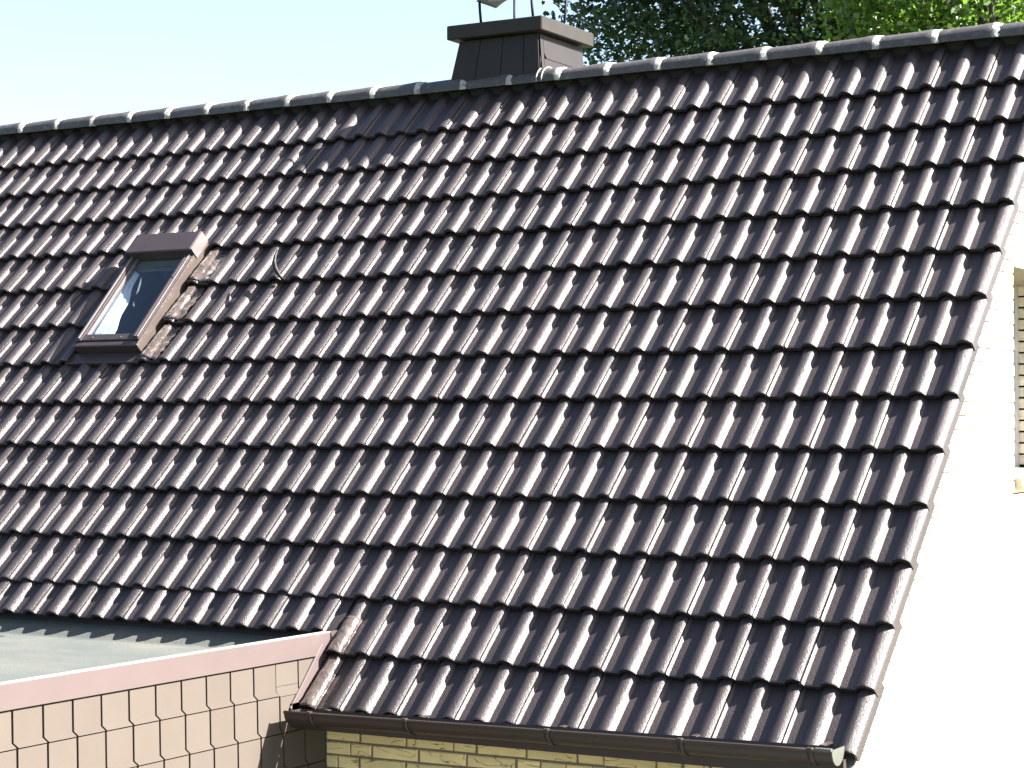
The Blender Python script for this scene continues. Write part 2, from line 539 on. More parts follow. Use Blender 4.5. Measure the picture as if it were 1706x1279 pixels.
# --- roof deck (with the opening of the roof window)
mb = MB()
def deck(x0, x1, v0, v1):
    mb.box((x0, v0, -0.105), (x1, v1, -0.075), mat=ROOF)
deck(ROOF_L, SK['x0'], 0.45, 4.56); deck(SK['x1'], 0.285, 0.10, 4.56)
deck(SK['x0'], SK['x1'], 0.45, SK['v0']); deck(SK['x0'], SK['x1'], SK['v1'], 4.56)
mb.add([(ROOF_L, RIDGE_Y, 6.14), (0.3, RIDGE_Y, 6.14), (0.3, 2 * RIDGE_Y, 2.9), (ROOF_L, 2 * RIDGE_Y, 2.9),
        (ROOF_L, RIDGE_Y, 6.11), (0.3, RIDGE_Y, 6.11), (0.3, 2 * RIDGE_Y, 2.87), (ROOF_L, 2 * RIDGE_Y, 2.87)],
       [(0, 1, 2, 3), (7, 6, 5, 4), (1, 5, 6, 2), (0, 3, 7, 4), (3, 2, 6, 7)])
roof = mb.build("roof", M_DECK, house)

# --- roof tile meshes
TH, TW, COV, TILT = 0.0292, 0.0215, 0.3210, 0.035
R_C = (0.114, 0.264)
def shape(u):
    # circular arc, steep at its foot
    if abs(u) >= 1: return 0.0
    w, h = 0.0422, TH
    R = (w * w + h * h) / (2 * h)
    return (math.sqrt(R * R - (u * w) ** 2) - (R - h)) / h
def prof(x):
    z = -TH
    for k in range(-2, 5):
        c_ = 0.1175 + 0.15 * k
        z = max(z, -TH + TH * shape((x - c_) / 0.0422))
    return z
US = (-1.03, -1.0, -0.9, -0.78, -0.6, -0.4, -0.2, 0.0, 0.2, 0.4, 0.6, 0.78, 0.9, 1.0, 1.03)

_tile_cache = {}
def tile_mesh(x0=0.0, x1=0.2965, y0=0.0, y1=0.385, verge=False, var=0):
    key = (x0, x1, y0, y1, verge, var)
    if key in _tile_cache: return _tile_cache[key]
    xs = set()
    for k in range(-1, 3):
        for u in US: xs.add(round(0.1175 + 0.15 * k + u * 0.0422, 5))
        xs.add(round(0.1175 + 0.15 * k + 0.075, 5))
    a = x0 + (0.0015 if x0 == 0 else 0)
    lim = 0.293 if verge else x1
    xs = [x for x in sorted(xs) if a < x < lim]
    pts = []
    if x0 == 0.0:
        pts += [(-0.014, prof(-0.014) - 0.013), (0.0002, prof(0) - 0.013), (0.0008, prof(0.0) - 0.0012)]
    pts += [(a, prof(a))] + [(x, prof(x)) for x in xs]
    if verge:
        top = prof(0.285)
        pts = [q for q in pts if q[0] < 0.279] + [(0.2830, -0.0040), (0.291, -0.0072), (0.2985, -0.0115), (0.3035, -0.0155), (0.3062, -0.0205)]
        fl = len(pts)
        pts += [(0.3080, -0.036), (0.3100, -0.071)]
    else:
        pts.append((x1, prof(x1)))
    r2 = random.Random(var * 31 + 5)
    sag = [r2.uniform(-0.0011, 0.0011) for _ in range(6)]
    ys = [y0, y0 + 0.004, y0 + 0.012, y0 + (y1 - y0) * 0.45, y1]
    drop = [0.0030, 0.0007, 0.0, 0.0, 0.0]
    vs, fs, sm = [], [], []
    n = len(pts)
    for j, y in enumerate(ys):
        for (x, z) in pts:
            zz = z - TILT * (y / COV) - drop[j] * (0 if (verge and x > 0.306) else 1)
            zz += sag[j] * math.sin(x * 18 + var * 2) * 0.5
            vs.append((x, y, zz))
    for j in range(len(ys) - 1):
        for i in range(n - 1):
            fs.append((j * n + i, j * n + i + 1, (j + 1) * n + i + 1, (j + 1) * n + i)); sm.append(True)
    # butt end (thick edge), own vertices
    b = len(vs)
    for (x, z) in pts:
        zz = z - TILT * (y0 / COV) - drop[0]
        vs.append((x, y0, zz))
    und = []
    for i, (x, z) in enumerate(pts):
        t = TW + 0.0015 * math.sin(x * 60 + var)
        if verge and i >= len(pts) - 3:
            und.append((x - 0.012, y0 + 0.001, max(z, -0.071) - (0.0 if i == n - 1 else 0.002)))
        else:
            und.append((x, y0 + 0.001, z - t - TILT * (y0 / COV)))
    vs += und
    for i in range(n - 1):
        fs.append((b + i, b + n + i, b + n + i + 1, b + i + 1)); sm.append(False)
    # underside (one strip) and right side
    b2 = len(vs)
    for i in range(n):
        x, y, z = und[i]
        vs.append((x, y1, z - TILT * ((y1 - y0) / COV)))
    for i in range(n - 1):
        fs.append((b + n + i, b2 + i, b2 + i + 1, b + n + i + 1)); sm.append(False)
    c_ = len(vs)
    vs += [vs[n - 1], und[-1], (und[-1][0], y1, und[-1][2] - TILT * ((y1 - y0) / COV)), vs[(len(ys) - 1) * n + n - 1]]
    fs.append((c_, c_ + 1, c_ + 2, c_ + 3)); sm.append(False)
    me = mesh("roof_tile", vs, fs, M_TILE, sm)
    _tile_cache[key] = me
    return me


ROWV = [0.0, 0.3115, 0.632, 0.9533, 1.2761, 1.5932, 1.917, 2.2344, 2.555, 2.8794, 3.2067, 3.5246, 3.8463, 4.1583]
far_v, far_f = [], []
for k, v in enumerate(ROWV):
    for s in range(-1, 27):
        if s >= 8 and k == 0: continue
        jx, jv, jn = random.gauss(0, 0.0009), random.gauss(0, 0.0017), abs(random.gauss(0, 0.0007))
        vv, kw = v, dict(var=random.randrange(4))
        if k == 13: kw['y1'] = 0.412
        if s == -1: kw['verge'] = True
        if s >= 8 and k == 1: vv, kw['y1'] = 0.427, 0.27
        if s == 7 and k <= 1: kw['x0'] = 0.062
        if k == 6 and s in (15, 16): kw['y1'] = 0.335 if s == 16 else 0.385
        if s == 16 and k in (7, 8, 9): continue
        if s == 15 and k in (7, 8, 9):
            kw['x0'] = 0.206
            if k == 9: kw['y1'] = 0.33
        if s == 17 and k in (7, 8, 9): pass
        if s == 7 and k == 1:      # the sliver of tile that closes the short course of the extension
            link("roof_tile", tile_mesh(x0=0.0, x1=0.064, y1=0.27), roof, mw=roof_matrix(-2.403, 0.427, 0.0))
        me = tile_mesh(**kw)
        mw = roof_matrix(-0.3 * (s + 1) + jx - 0.003, vv + jv, jn, yaw=random.gauss(0, 0.0030), tilt=random.gauss(0, 0.0022), roll=random.gauss(0, 0.004))
        cc = [project(mw @ Vector(p)) for p in ((0, 0, 0), (0.3, 0, 0), (0, 0.32, 0), (0.3, 0.32, 0))]
        inside = any(-4 < a < 1710 and -4 < b < 1283 for a, b in cc)
        if inside:
            link("roof_tile", me, roof, mw=mw)
        else:
            b = len(far_v)
            far_v += [tuple(mw @ q.co) for q in me.vertices]
            far_f += [tuple(b + i for i in q.vertices) for q in me.polygons]
link("roof_tile_field", mesh("roof_tile_field", far_v, far_f, M_TILE), roof, kind="stuff")

# --- ridge
mb = MB(); mb.box((ROOF_L, RIDGE_Y - 0.03, 6.10), (0.25, RIDGE_Y + 0.03, 6.20))
ridge = mb.build("ridge", M_DECK, house)
def ridge_mesh(var):
    r2 = random.Random(var)
    vs, fs, sm = [], [], []
    xs = [(-0.36, 0.092), (-0.10, 0.1000), (-0.045, 0.104), (-0.006, 0.106), (0.0, 0.1035)]
    SEG = 14
    for x, r in xs:
        for k in range(SEG + 1):
            t = math.pi * k / SEG
            c_, s_ = math.cos(t), math.sin(t)
            yy = -r * (abs(c_) ** 0.9) * (1 if c_ > 0 else -1)
            vs.append((x, yy, (r * 0.87) * (s_ ** 0.85) + r2.uniform(-.0006, .0006)))
    n = SEG + 1
    for j in range(len(xs) - 1):
        for k in range(SEG):
            fs.append((j * n + k, (j + 1) * n + k, (j + 1) * n + k + 1, j * n + k + 1)); sm.append(True)
    # end ring and inner skin
    b = len(vs)
    for k in range(n): vs.append(vs[(len(xs) - 1) * n + k])
    for x in (0.0, -0.35):
        for k in range(n):
            t = math.pi * k / SEG
            r = 0.088 if x == 0.0 else 0.078
            c_, s_ = math.cos(t), math.sin(t)
            vs.append((x, -r * (abs(c_) ** 0.9) * (1 if c_ > 0 else -1), r * 0.85 * (s_ ** 0.85)))
    for k in range(SEG):
        fs.append((b + k, b + n + k, b + n + k + 1, b + k + 1)); sm.append(False)
        fs.append((b + n + k, b + 2 * n + k, b + 2 * n + k + 1, b + n + k + 1)); sm.append(True)
    return mesh("ridge_tile", vs, fs, M_RIDGE, sm)
def ridge_mortar(var, w=0.040):
    r2 = random.Random(var + 99)
    vs, fs, sm = [], [], []
    SEG = 20
    xs = [(-0.003, 0.1045), (0.006, 0.1035), (w * 0.6, 0.100), (w, 0.089)]
    for j, (x, r) in enumerate(xs):
        for k in range(SEG + 1):
            t = math.pi * k / SEG
            c_, s_ = math.cos(t), math.sin(t)
            rr = r + r2.uniform(-.003, .003)
            vs.append((x + (r2.uniform(-.009, .009) if j > 1 else 0), -rr * (abs(c_) ** 0.9) * (1 if c_ > 0 else -1), rr * 0.87 * (s_ ** 0.85)))
    n = SEG + 1
    for j in range(len(xs) - 1):
        for k in range(SEG):
            fs.append((j * n + k, (j + 1) * n + k, (j + 1) * n + k + 1, j * n + k + 1)); sm.append(True)
    return mesh("mortar_joint", vs, fs, M_MORTAR_RIDGE, sm)
rm = [ridge_mesh(i) for i in range(4)]
mm_ = [ridge_mortar(i) for i in range(5)]
for k in range(-1, 26):
    x = -0.044 - 0.3295 * k
    mw = Matrix.Translation((x, RIDGE_Y + random.gauss(0, .0012), 6.194 + random.gauss(0, .0012))) @ Matrix.Rotation(random.gauss(0, 0.003), 4, 'Z') @ Matrix.Rotation(random.gauss(0, 0.004), 4, 'Y')
    link("ridge_tile", rm[k % 4], ridge, mw=mw)
    link("mortar_joint", mm_[k % 5], ridge, mw=mw)

# --- roof window (skylight)
sky_w = link("roof_window", None, house)
x0, x1, v0, v1 = SK['x0'], SK['x1'], SK['v0'], SK['v1']
SM = ROOF
mb = MB()      # frame: side rails, bottom rail, curb
mb.box((x0, v0 + 0.02, -0.10), (x0 + 0.045, v1, 0.040), 0.003, SM)
mb.box((x1 - 0.050, v0 + 0.02, -0.10), (x1 - 0.002, v1, 0.040), 0.003, SM)
mb.box((x0 + 0.046, v0 + 0.025, -0.10), (x1 - 0.051, v0 + 0.075, 0.034), 0.003, SM)
mb.build("frame", M_FRAME, sky_w)
mb = MB()      # pale inner glazing beads and the split cover strips
mb.box((x0 + 0.047, v0 + 0.076, 0.0), (x0 + 0.060, v1 - 0.10, 0.030), 0.002, SM)
mb.box((x0 + 0.020, v0 + 0.03, 0.041), (x0 + 0.034, v1 - 0.12, 0.050), 0.002, SM)
mb.build("glazing_bead", M_FRAME_PALE, sky_w)
for lo, hi in ((v0 + 0.03, v0 + 0.52), (v0 + 0.525, v1 - 0.12)):
    mb = MB(); mb.box((x1 - 0.046, lo, 0.0405), (x1 - 0.026, hi, 0.052), 0.003, SM)
    mb.build("cover_strip", M_FRAME, sky_w)
mb = MB(); mb.box((x1 - 0.022, v0 + 0.03, 0.0405), (x1 - 0.008, v1 - 0.10, 0.050), 0.003, SM)
mb.build("edge_rail", M_FRAME_PALE, sky_w)
mb = MB()      # top casing
mb.box((x0 - 0.012, v1 - 0.135, 0.0), (x1 + 0.008, v1 + 0.03, 0.085), 0.006, SM)
mb.build("top_casing", M_FRAME, sky_w)
mb = MB(); mb.box((x1 + 0.0085, v1 - 0.130, 0.0), (x1 + 0.014, v1 + 0.025, 0.082), 0.002, SM)
mb.build("casing_end_glare", M_FRAME_PALE, sky_w)  # pale plate on the casing end; sun glare put into its colour
mb = MB()      # bottom sill of the frame, overhanging
mb.box((x0 - 0.004, v0 - 0.018, -0.045), (x1 + 0.004, v0 + 0.024, 0.028), 0.006, SM)
mb.build("bottom_casing", M_FRAME, sky_w)
for xx in (x0 + 0.12, x1 - 0.15):
    mb = MB(); mb.tube([SM @ Vector((xx, v0 + 0.045, 0.033)), SM @ Vector((xx, v0 + 0.045, 0.038))], 0.0045, 10)
    mb.build("screw", M_FRAME_PALE, sky_w)
mb = MB(); mb.box((x0 + 0.052, v0 + 0.074, 0.010), (x1 - 0.052, v1 - 0.02, 0.016), mat=SM)
mb.build("pane", M_GLASS, sky_w)
mb = MB()      # spacer and inner sash, seen through the pane
mb.box((x0 + 0.051, v0 + 0.076, -0.03), (x1 - 0.055, v0 + 0.092, 0.007), mat=SM)
mb.box((x0 + 0.051, v1 - 0.19, -0.03), (x1 - 0.055, v1 - 0.135, 0.006), mat=SM)
mb.build("inner_sash", simple_mat("sash_wood", (0.16, 0.17, 0.13), rough=0.5, bstr=0.0), sky_w)
mb = MB()      # reveal lining down to the room
d = -0.30
mb.box((x0 + 0.0455, v0 + 0.094, d), (x0 + 0.052, v1 - 0.03, -0.003), mat=SM)
mb.box((x1 - 0.045, v0 + 0.03, d), (x1 - 0.020, v1, -0.101), mat=SM)
mb.box((x0 + 0.046, v0 + 0.03, d), (x1 - 0.046, v0 + 0.05, -0.101), mat=SM)
mb.box((x0 + 0.046, v1 - 0.02, d), (x1 - 0.046, v1, -0.031), mat=SM)
mb.build("reveal_lining", M_SHAFT, sky_w)
mb = MB()      # white sheet added behind the pane, cut to the shape of its light patch
grid = []
for i in range(15):
    f_ = i / 14; vv = v0 + 0.096 + (v1 - 0.30 - v0) * f_
    w_ = 0.118 * (1 - f_ ** 1.3) + 0.014 + 0.008 * math.sin(f_ * 14)
    grid.append([SM @ Vector((x0 + 0.0525 + w_ * j / 8, vv, -0.004 - 0.030 * j / 8 + 0.003 * math.sin(j * 2.3 + f_ * 3))) for j in range(9)])
mb.sheet(grid, M @ Vector((0, 0, 0.001)))
mb.build("light_patch_sheet", M_WHITE, sky_w)
mb = MB(); mb.box((x0 + 0.02, v0 + 0.03, d - 0.03), (x1 - 0.02, v1, d - 0.001), mat=SM)
mb.build("sky_tint_panel", simple_mat("sky_reflection_blue", (0.07, 0.11, 0.18), (0.055, 0.09, 0.15), rough=0.6, scale=3, bstr=0.0), sky_w)  # added panel below the pane; its blue imitates sky reflected in the glass
mb = MB()      # side upstand of the flashing, pale metal facing right
mb.box((x1 - 0.0015, v0 - 0.025, -0.075), (x1 + 0.008, v1 + 0.02, 0.034), 0.002, SM)
mb.build("side_flashing", M_FLASH, sky_w)
mb = MB(); mb.box((x0 - 0.05, v0 - 0.10, -0.055), (x1 + 0.01, v0 - 0.0185, -0.030), 0.003, SM)
mb.build("bottom_flashing", M_FRAME, sky_w)
def drape(xa, xb, va, vb, off, tilt_v, base_x, seed, nx=26, ny=16, amp=0.004, jag=0.012):
    """a sheet of lead beaten down over the tile profile"""
    grid = []
    for j in range(ny + 1):
        row = []
        fv = j / ny
        for i in range(nx + 1):
            fx = i / nx
            e = jag * mnoise.noise(Vector((fv * 9 + seed, 3.1, seed)))
            x = xa + (xb + e - xa) * fx
            e2 = jag * 0.6 * mnoise.noise(Vector((fx * 7 + seed, 8.1, seed)))
            v = va + (e2 if j == 0 else 0) + (vb - va) * fv
            z = prof((x - base_x) % 0.3) - TILT * ((v - tilt_v) / COV) + off
            z = max(z, -TH - TILT * ((v - tilt_v) / COV) + off + 0.003)
            z += amp * mnoise.noise(Vector((x * 42 + seed, v * 34, 1.7))) + amp * 0.5 * mnoise.noise(Vector((x * 90, v * 80 + seed, 4)))
            row.append(SM @ Vector((x, v, z)))
        grid.append(row)
    m_ = MB(); m_.sheet(grid, M @ Vector((0, 0, 0.003)))
    return m_
for q, (k, va, vb) in enumerate(((7, 2.250, 2.545), (8, 2.570, 2.868), (9, 2.893, 3.16))):
    drape(x1 + 0.009, x1 + 0.155 + (0.025 if q == 2 else 0.0), va, vb, 0.007, ROWV[k], -4.803, 3.3 + q * 5, amp=0.006, jag=0.02).build("lead_apron", M_LEAD, sky_w)

# --- flashing at the cheek of the extension
CH_X = -2.35
fl = link("cheek_flashing", None, house)
for k, (va, vb) in ((0, (-0.004, 0.300)), (1, (0.302, 0.52))):
    drape(-2.334, -2.235, va, vb, 0.006, ROWV[k], -2.403, 40 + k, nx=18, ny=18, amp=0.004, jag=0.006).build("lead_apron", M_LEAD, fl)
mb = MB()
mb.box((-2.347, -0.035, -0.06), (-2.336, 0.33, 0.016), 0.002, ROOF)
mb.build("upstand", M_FASCIA, fl)

# --- chimney
ch = link("chimney", None, house)
mb = MB()
mb.prism([(-3.36, 6.25), (-2.82, 6.25), (-2.82, 6.50), (-3.36, 6.50)], 3.12, 3.64, 'y')
mb.build("flue_core", M_DECK, ch)
def panel(p00, p10, p11, p01, th, name="cladding_panel", mat=M_CHIM, clip=0.0):
    a, b, c_, d_ = map(Vector, (p00, p10, p11, p01))
    n = (b - a).cross(d_ - a).normalized() * th
    poly = [a + (b - a) * 0 , b, c_, d_]
    if clip > 0:
        poly = [a + (d_ - a).normalized() * clip, a + (b - a).normalized() * clip, b, c_, d_]
    m_ = MB(); k = len(poly)
    m_.add([p + n for p in poly] + poly, [tuple(range(k)), tuple(range(2 * k - 1, k - 1, -1))] + [(i, k + i, k + (i + 1) % k, (i + 1) % k) for i in range(k)])
    return m_.build(name, mat, ch)
zt, zb = 6.495, 6.238
def fx(t, z):   # flared body: widths grow towards the foot
    f_ = (zt - z) / (zt - 6.303)
    return -3.362 - 0.043 * f_ + t * (0.548 + 0.058 * f_)
def fy(z): return 3.112 - 0.014 * (zt - z) / (zt - 6.303)
cuts = [0.0, 0.272, 0.560, 0.820, 1.0]
for i in range(4):
    a, b = cuts[i] + 0.004, cuts[i + 1] - 0.004
    panel((fx(a, zb), fy(zb), zb), (fx(b, zb), fy(zb), zb), (fx(b, zt), fy(zt), zt), (fx(a, zt), fy(zt), zt), 0.006)
def rx(z): return -2.814 + 0.015 * (zt - z) / (zt - 6.303)
for (ya, yb, za, zc, cl) in ((3.118, 3.152, zb, zt, 0), (3.156, 3.66, 6.352, zt, 0.03), (3.156, 3.66, zb, 6.348, 0)):
    panel((rx(za), ya, za), (rx(za), yb, za), (rx(zc), yb, zc), (rx(zc), ya, zc), 0.006, clip=cl)
panel((fx(0, zb), 3.66, zb), (fx(0, zb), fy(zb), zb), (fx(0, zt), fy(zt), zt), (fx(0, zt), 3.66, zt), 0.006)
mb = MB(); mb.box((-3.425, 3.05, 6.503), (-2.757, 3.72, 6.590), 0.006)
mb.build("chimney_cap", M_CAP, ch)
for (bx, by, lx, ly) in ((-3.247, 3.17, -0.02, -0.0), (-2.881, 3.17, -0.02, 0.0), (-3.26, 3.60, 0.0, 0.0), (-2.915, 3.60, 0.035, 0.0)):
    mb = MB(); mb.tube([(bx, by, 6.588), (bx + lx * 0.5, by, 6.68), (bx + lx, by + ly, 6.86)], 0.0085, 10)
    mb.build("cowl_support", M_ROD, ch)
mb = MB()      # arched rain cover over the flue
grid = []
for j in range(9):
    yy = 3.13 + 0.24 * j / 8
    grid.append([Vector((-3.26 + 0.37 * i / 16, yy, 6.742 + 0.07 * math.sin(math.pi * i / 16))) for i in range(17)])
mb.sheet(grid, (0, 0, 0.004))
mb.box((-3.165, 3.118, 6.722), (-2.89, 3.129, 6.745))
mb.build("rain_cover", M_COWL, ch)
mb = MB()      # lead strips where the cut ridge tiles meet the chimney foot
for xx in (-2.80, -2.765):
    pts = [Vector((xx, RIDGE_Y - 0.112 * math.cos(t), 6.196 + 0.098 * math.sin(t))) for t in [math.pi * q / 12 for q in range(0, 8)]]
    mb.tube(pts, 0.004, 6)
mb.build("foot_flashing", M_MORTAR_RIDGE, ch)

# --- gutter
gut = link("gutter", None, house)
def gz(x): return 2.885 + (x + 2.36) * 0.0125
GY, GR = -0.088, 0.062
mb = MB()
b_pts = []
nx = 24
grid = []
for i in range(nx + 1):
    x = -2.285 + (0.268 + 2.285) * i / nx
    row = []
    for k in range(15):
        t = math.pi * k / 14
        row.append(Vector((x, GY - GR * math.cos(t), gz(x) - GR * math.sin(t))))
    grid.append(row)
# outside / inside skins
for i in range(nx + 1):
    for p in grid[i]: mb.v.append(tuple(p))
for i in range(nx + 1):
    for k in range(15):
        t = math.pi * k / 14
        x = grid[i][0].x
        mb.v.append((x, GY - (GR - .003) * math.cos(t), gz(x) - (GR - .003) * math.sin(t)))
Nn = (nx + 1) * 15
for i in range(nx):
    for k in range(14):
        q = (i * 15 + k, i * 15 + k + 1, (i + 1) * 15 + k + 1, (i + 1) * 15 + k)
        mb.f.append(q); mb.s.append(True); mb.f.append(tuple(Nn + a for a in q)[::-1]); mb.s.append(True)
gt_me = mb.build("channel", M_GUTTER, gut)
mb = MB(); mb.tube([(-2.285 + (0.262 + 2.285) * i / 12, GY - GR - 0.004, gz(-2.285 + (0.262 + 2.285) * i / 12) + 0.001) for i in range(13)], 0.0075, 10)
mb.build("rolled_lip", M_GUTTER, gut)
mb = MB()
for xe, m_, dx in ((-2.2895, M_GUTTER, -0.004),):
    poly = [(GY - GR * math.cos(math.pi * k / 14), gz(xe) - GR * math.sin(math.pi * k / 14)) for k in range(15)]
    mb.prism(poly, xe, xe + 0.004, 'x')
mb.build("end_cap", M_GUTTER, gut)
mb = MB()
xe = 0.268
poly = [(GY - (GR + .004) * math.cos(math.pi * k / 14), gz(xe) + 0.004 - (GR + .004) * math.sin(math.pi * k / 14)) for k in range(15)]
mb.prism(poly, 0.268, 0.2735, 'x')
mb.box((0.205, GY - GR - 0.014, gz(xe) - 0.001), (0.2735, GY - GR + 0.004, gz(xe) + 0.0115), 0.002)
mb.build("end_cap", M_GUTTER_END, gut)
for x in (-2.149, -1.651, -0.961, -0.36, 0.184):
    mb = MB()
    g1 = []
    for xx in (x - 0.012, x + 0.012):
        g1.append([Vector((xx, GY - (GR + .0045) * math.cos(t), gz(x) - (GR + .0045) * math.sin(t))) for t in [math.pi * k / 14 for k in range(15)]])
    mb.sheet(g1, (0, 0, -0.003))
    mb.box((x - 0.012, GY - GR - 0.014, gz(x) - 0.004), (x + 0.012, GY - GR + 0.006, gz(x) + 0.0115), 0.002)
    mb.box((x - 0.012, GY + GR - 0.004, gz(x) - 0.002), (x + 0.012, 0.10, gz(x) + 0.003))
    mb.build("gutter_bracket", M_GUTTER, gut)
mb = MB(); mb.box((-2.349, -0.0245, 2.80), (0.27, 0.006, 2.868)); mb.box((-2.349, 0.0065, 2.79), (0.27, WALL_Y, 2.80)); mb.box((-2.349, -0.0235, 2.8685), (-2.336, 0.03, 2.905))
mb.build("eave_board", M_FRAME, house)

# --- front wall
BH, BP, JT = 0.0525, 0.0625, 0.010
_bcache = {}
def brick_mesh(L, name, mat, depth=0.02, h=BH, var=0):
    key = (round(L, 3), mat.name, var, round(h, 4))
    if key in _bcache: return _bcache[key]
    r2 = random.Random(hash(key) % 1000 if False else int(L * 1000) + var * 77)
    c_ = 0.004
    j = lambda s=.0012: r2.uniform(-s, s)
    # local: x along the wall, y out of the wall is -y, z up ; origin in the middle
    vs = []
    for (x, z) in ((0, -h / 2), (L, -h / 2), (L, h / 2), (0, h / 2)):
        vs.append((x + j(), depth, z + j()))
    for (x, z) in ((0, -h / 2), (L, -h / 2), (L, h / 2), (0, h / 2)):
        vs.append((x + j(), c_, z + j()))
    for (x, z) in ((c_, -h / 2 + c_), (L - c_, -h / 2 + c_), (L - c_, h / 2 - c_), (c_, h / 2 - c_)):
        vs.append((x + j(), j(.0008), z + j()))
    vs.append((L * r2.uniform(.35, .65), -r2.uniform(.0005, .0025), 0))
    fs = []
    for a, b in ((0, 4), (4, 8)):
        for i in range(4): fs.append((a + i, a + (i + 1) % 4, b + (i + 1) % 4, b + i))
    for i in range(4): fs.append((8 + i, 8 + (i + 1) % 4, 12))
    me = mesh(name, vs, fs, mat)
    _bcache[key] = me
    return me

front = MB(); front.box((-2.345, WALL_Y + 0.006, 0.0), (GX - 0.12, WALL_Y + 0.24, 2.80))
fw = front.build("brick_wall", M_BRICK_MORTAR, house, label="shaded yellow brick wall below the gutter")
J0 = {0: [-2.40, -2.156, -1.906, -1.66, -1.536, -1.286], 1: [-2.46, -2.212, -2.092, -1.839, -1.589, -1.336, -1.217], 2: [-2.41, -2.282, -2.160, -1.908]}
zrow0 = 2.7345
stuff_v, stuff_f = [], []
rb = random.Random(3)
for r in range(0, 44):
    z = zrow0 - BP * (r - 1) - BP * 0
    js = list(J0.get(r - 1, [-2.42 + rb.choice((0, .0625, .125, .187))]))
    while js[-1] < 0.30:
        js.append(js[-1] + (0.25 if rb.random() < 0.72 else 0.125))
    for a, b in zip(js[:-1], js[1:]):
        a2, b2 = max(a + JT / 2, -2.343), min(b - JT / 2, GX - 0.01)
        if b2 - a2 < 0.02: continue
        me = brick_mesh(round(b2 - a2, 2), "brick", M_BRICK, var=rb.randrange(3))
        mw = Matrix.Translation((a2, WALL_Y, z))
        if r < 6 and r >= 0:
            pa = project((a2, WALL_Y, z))
            if pa[1] < 1300:
                link("brick", me, fw, mw=mw); continue
        k0 = len(stuff_v)
        stuff_v += [tuple(mw @ q.co) for q in me.vertices]
        stuff_f += [tuple(k0 + i for i in q.vertices) for q in me.polygons]
link("brick_field", mesh("brick_field", stuff_v, stuff_f, M_BRICK), fw, kind="stuff")

# --- gable wall
WY0, WY1, WZ0, WZ1 = 2.262, 3.70, 3.902, 4.918
def roofz(y):
    return 2.9 + y * sn / cs - 0.103 if y < RIDGE_Y else 2.9 + (2 * RIDGE_Y - y) * sn / cs - 0.103
gm = MB()
gx0, gx1 = GX - 0.30, GX - 0.006
GY0 = 0.012
def wall_poly(poly): gm.prism(poly, gx0, gx1, 'x')
wall_poly([(GY0, 0), (WY0, 0), (WY0, roofz(WY0)), (GY0, roofz(GY0))])
wall_poly([(WY0, 0), (WY1, 0), (WY1, WZ0), (WY0, WZ0)])
wall_poly([(WY0, WZ1), (WY1, WZ1), (WY1, roofz(WY1)), (RIDGE_Y, roofz(RIDGE_Y)), (WY0, roofz(WY0))])
wall_poly([(WY1, 0), (2 * RIDGE_Y - WALL_Y, 0), (2 * RIDGE_Y - WALL_Y, roofz(WALL_Y)), (WY1, roofz(WY1))])
gw = gm.build("brick_wall", M_BRICK_W_MORTAR, house, label="sunlit pale brick gable wall right of the roof verge")
RG = Matrix(((0, -1, 0), (1, 0, 0), (0, 0, 1))).to_4x4()      # brick x -> world y, outwards -> +x
def cut_brick(p, q, z):
    # a brick sawn along the slope of the roof
    poly = [(p, z - BH / 2), (q, z - BH / 2), (q, z + BH / 2), (p, z + BH / 2)]
    f_ = lambda a: roofz(a[0]) - 0.004 - a[1]
    out = []
    for i in range(4):
        a, b = poly[i], poly[(i + 1) % 4]
        fa, fb = f_(a), f_(b)
        if fa >= 0: out.append(a)
        if fa * fb < 0:
            t = fa / (fa - fb); out.append((a[0] + (b[0] - a[0]) * t, a[1] + (b[1] - a[1]) * t))
    if len(out) < 3: return None
    n = len(out)
    vs = [(GX - 0.0004, y_, z_) for y_, z_ in out] + [(GX - 0.02, y_, z_) for y_, z_ in out]
    fs = [tuple(range(n))] + [(i, n + i, n + (i + 1) % n, (i + 1) % n) for i in range(n)]
    return mesh("brick", vs, fs, M_BRICK_W)
cands = []
for r in range(0, 100):
    z = 0.035 + BP * r
    y = WALL_Y + (0.0 if r % 2 else -0.0)
    first = 0.24 if r % 2 else 0.115
    yy = GY0
    L = first
    while yy < 2 * RIDGE_Y - WALL_Y - 0.02:
        a2, b2 = yy, min(yy + L, 2 * RIDGE_Y - WALL_Y)
        if not (z > WZ0 - 0.03 and z < WZ1 + 0.03):
            segs = [(a2, b2)]
        else:
            segs = []
            if a2 < WY0: segs.append((a2, min(b2, WY0)))
            if b2 > WY1: segs.append((max(a2, WY1), b2))
        for (p, q) in segs:
            if q - p > 0.02 and (z - BH / 2 < max(roofz(p), roofz(q)) - 0.008):
                cands.append((p, q, z))
        yy += L + JT; L = 0.24
def pix_area(c_):
    a, b = project((GX, c_[0], c_[2])), project((GX, c_[1], c_[2]))
    if a[0] < -5000 or b[0] < -5000 or a[0] > 1712 or a[1] > 1290 or a[1] < -10: return 0
    # hidden behind the roof?
    if c_[2] > 2.9 + c_[0] * sn / cs: return 0
    return max(0.0, b[0] - a[0])
cands.sort(key=pix_area, reverse=True)
gv, gf = [], []
for i, (p, q, z) in enumerate(cands):
    me = brick_mesh(round(q - p, 2), "brick", M_BRICK_W, var=i % 3)
    mw = Matrix.Translation((GX, p, z)) @ RG
    if z + BH / 2 > min(roofz(p), roofz(q)) - 0.006:
        me = cut_brick(p, q, z); mw = Matrix.Identity(4)
        if me is None: continue
    if i < 290 and pix_area((p, q, z)) > 0:
        link("brick", me, gw, mw=mw)
    else:
        k0 = len(gv)
        gv += [tuple(mw @ c_.co) for c_ in me.vertices]
        gf += [tuple(k0 + j for j in c_.vertices) for c_ in me.polygons]
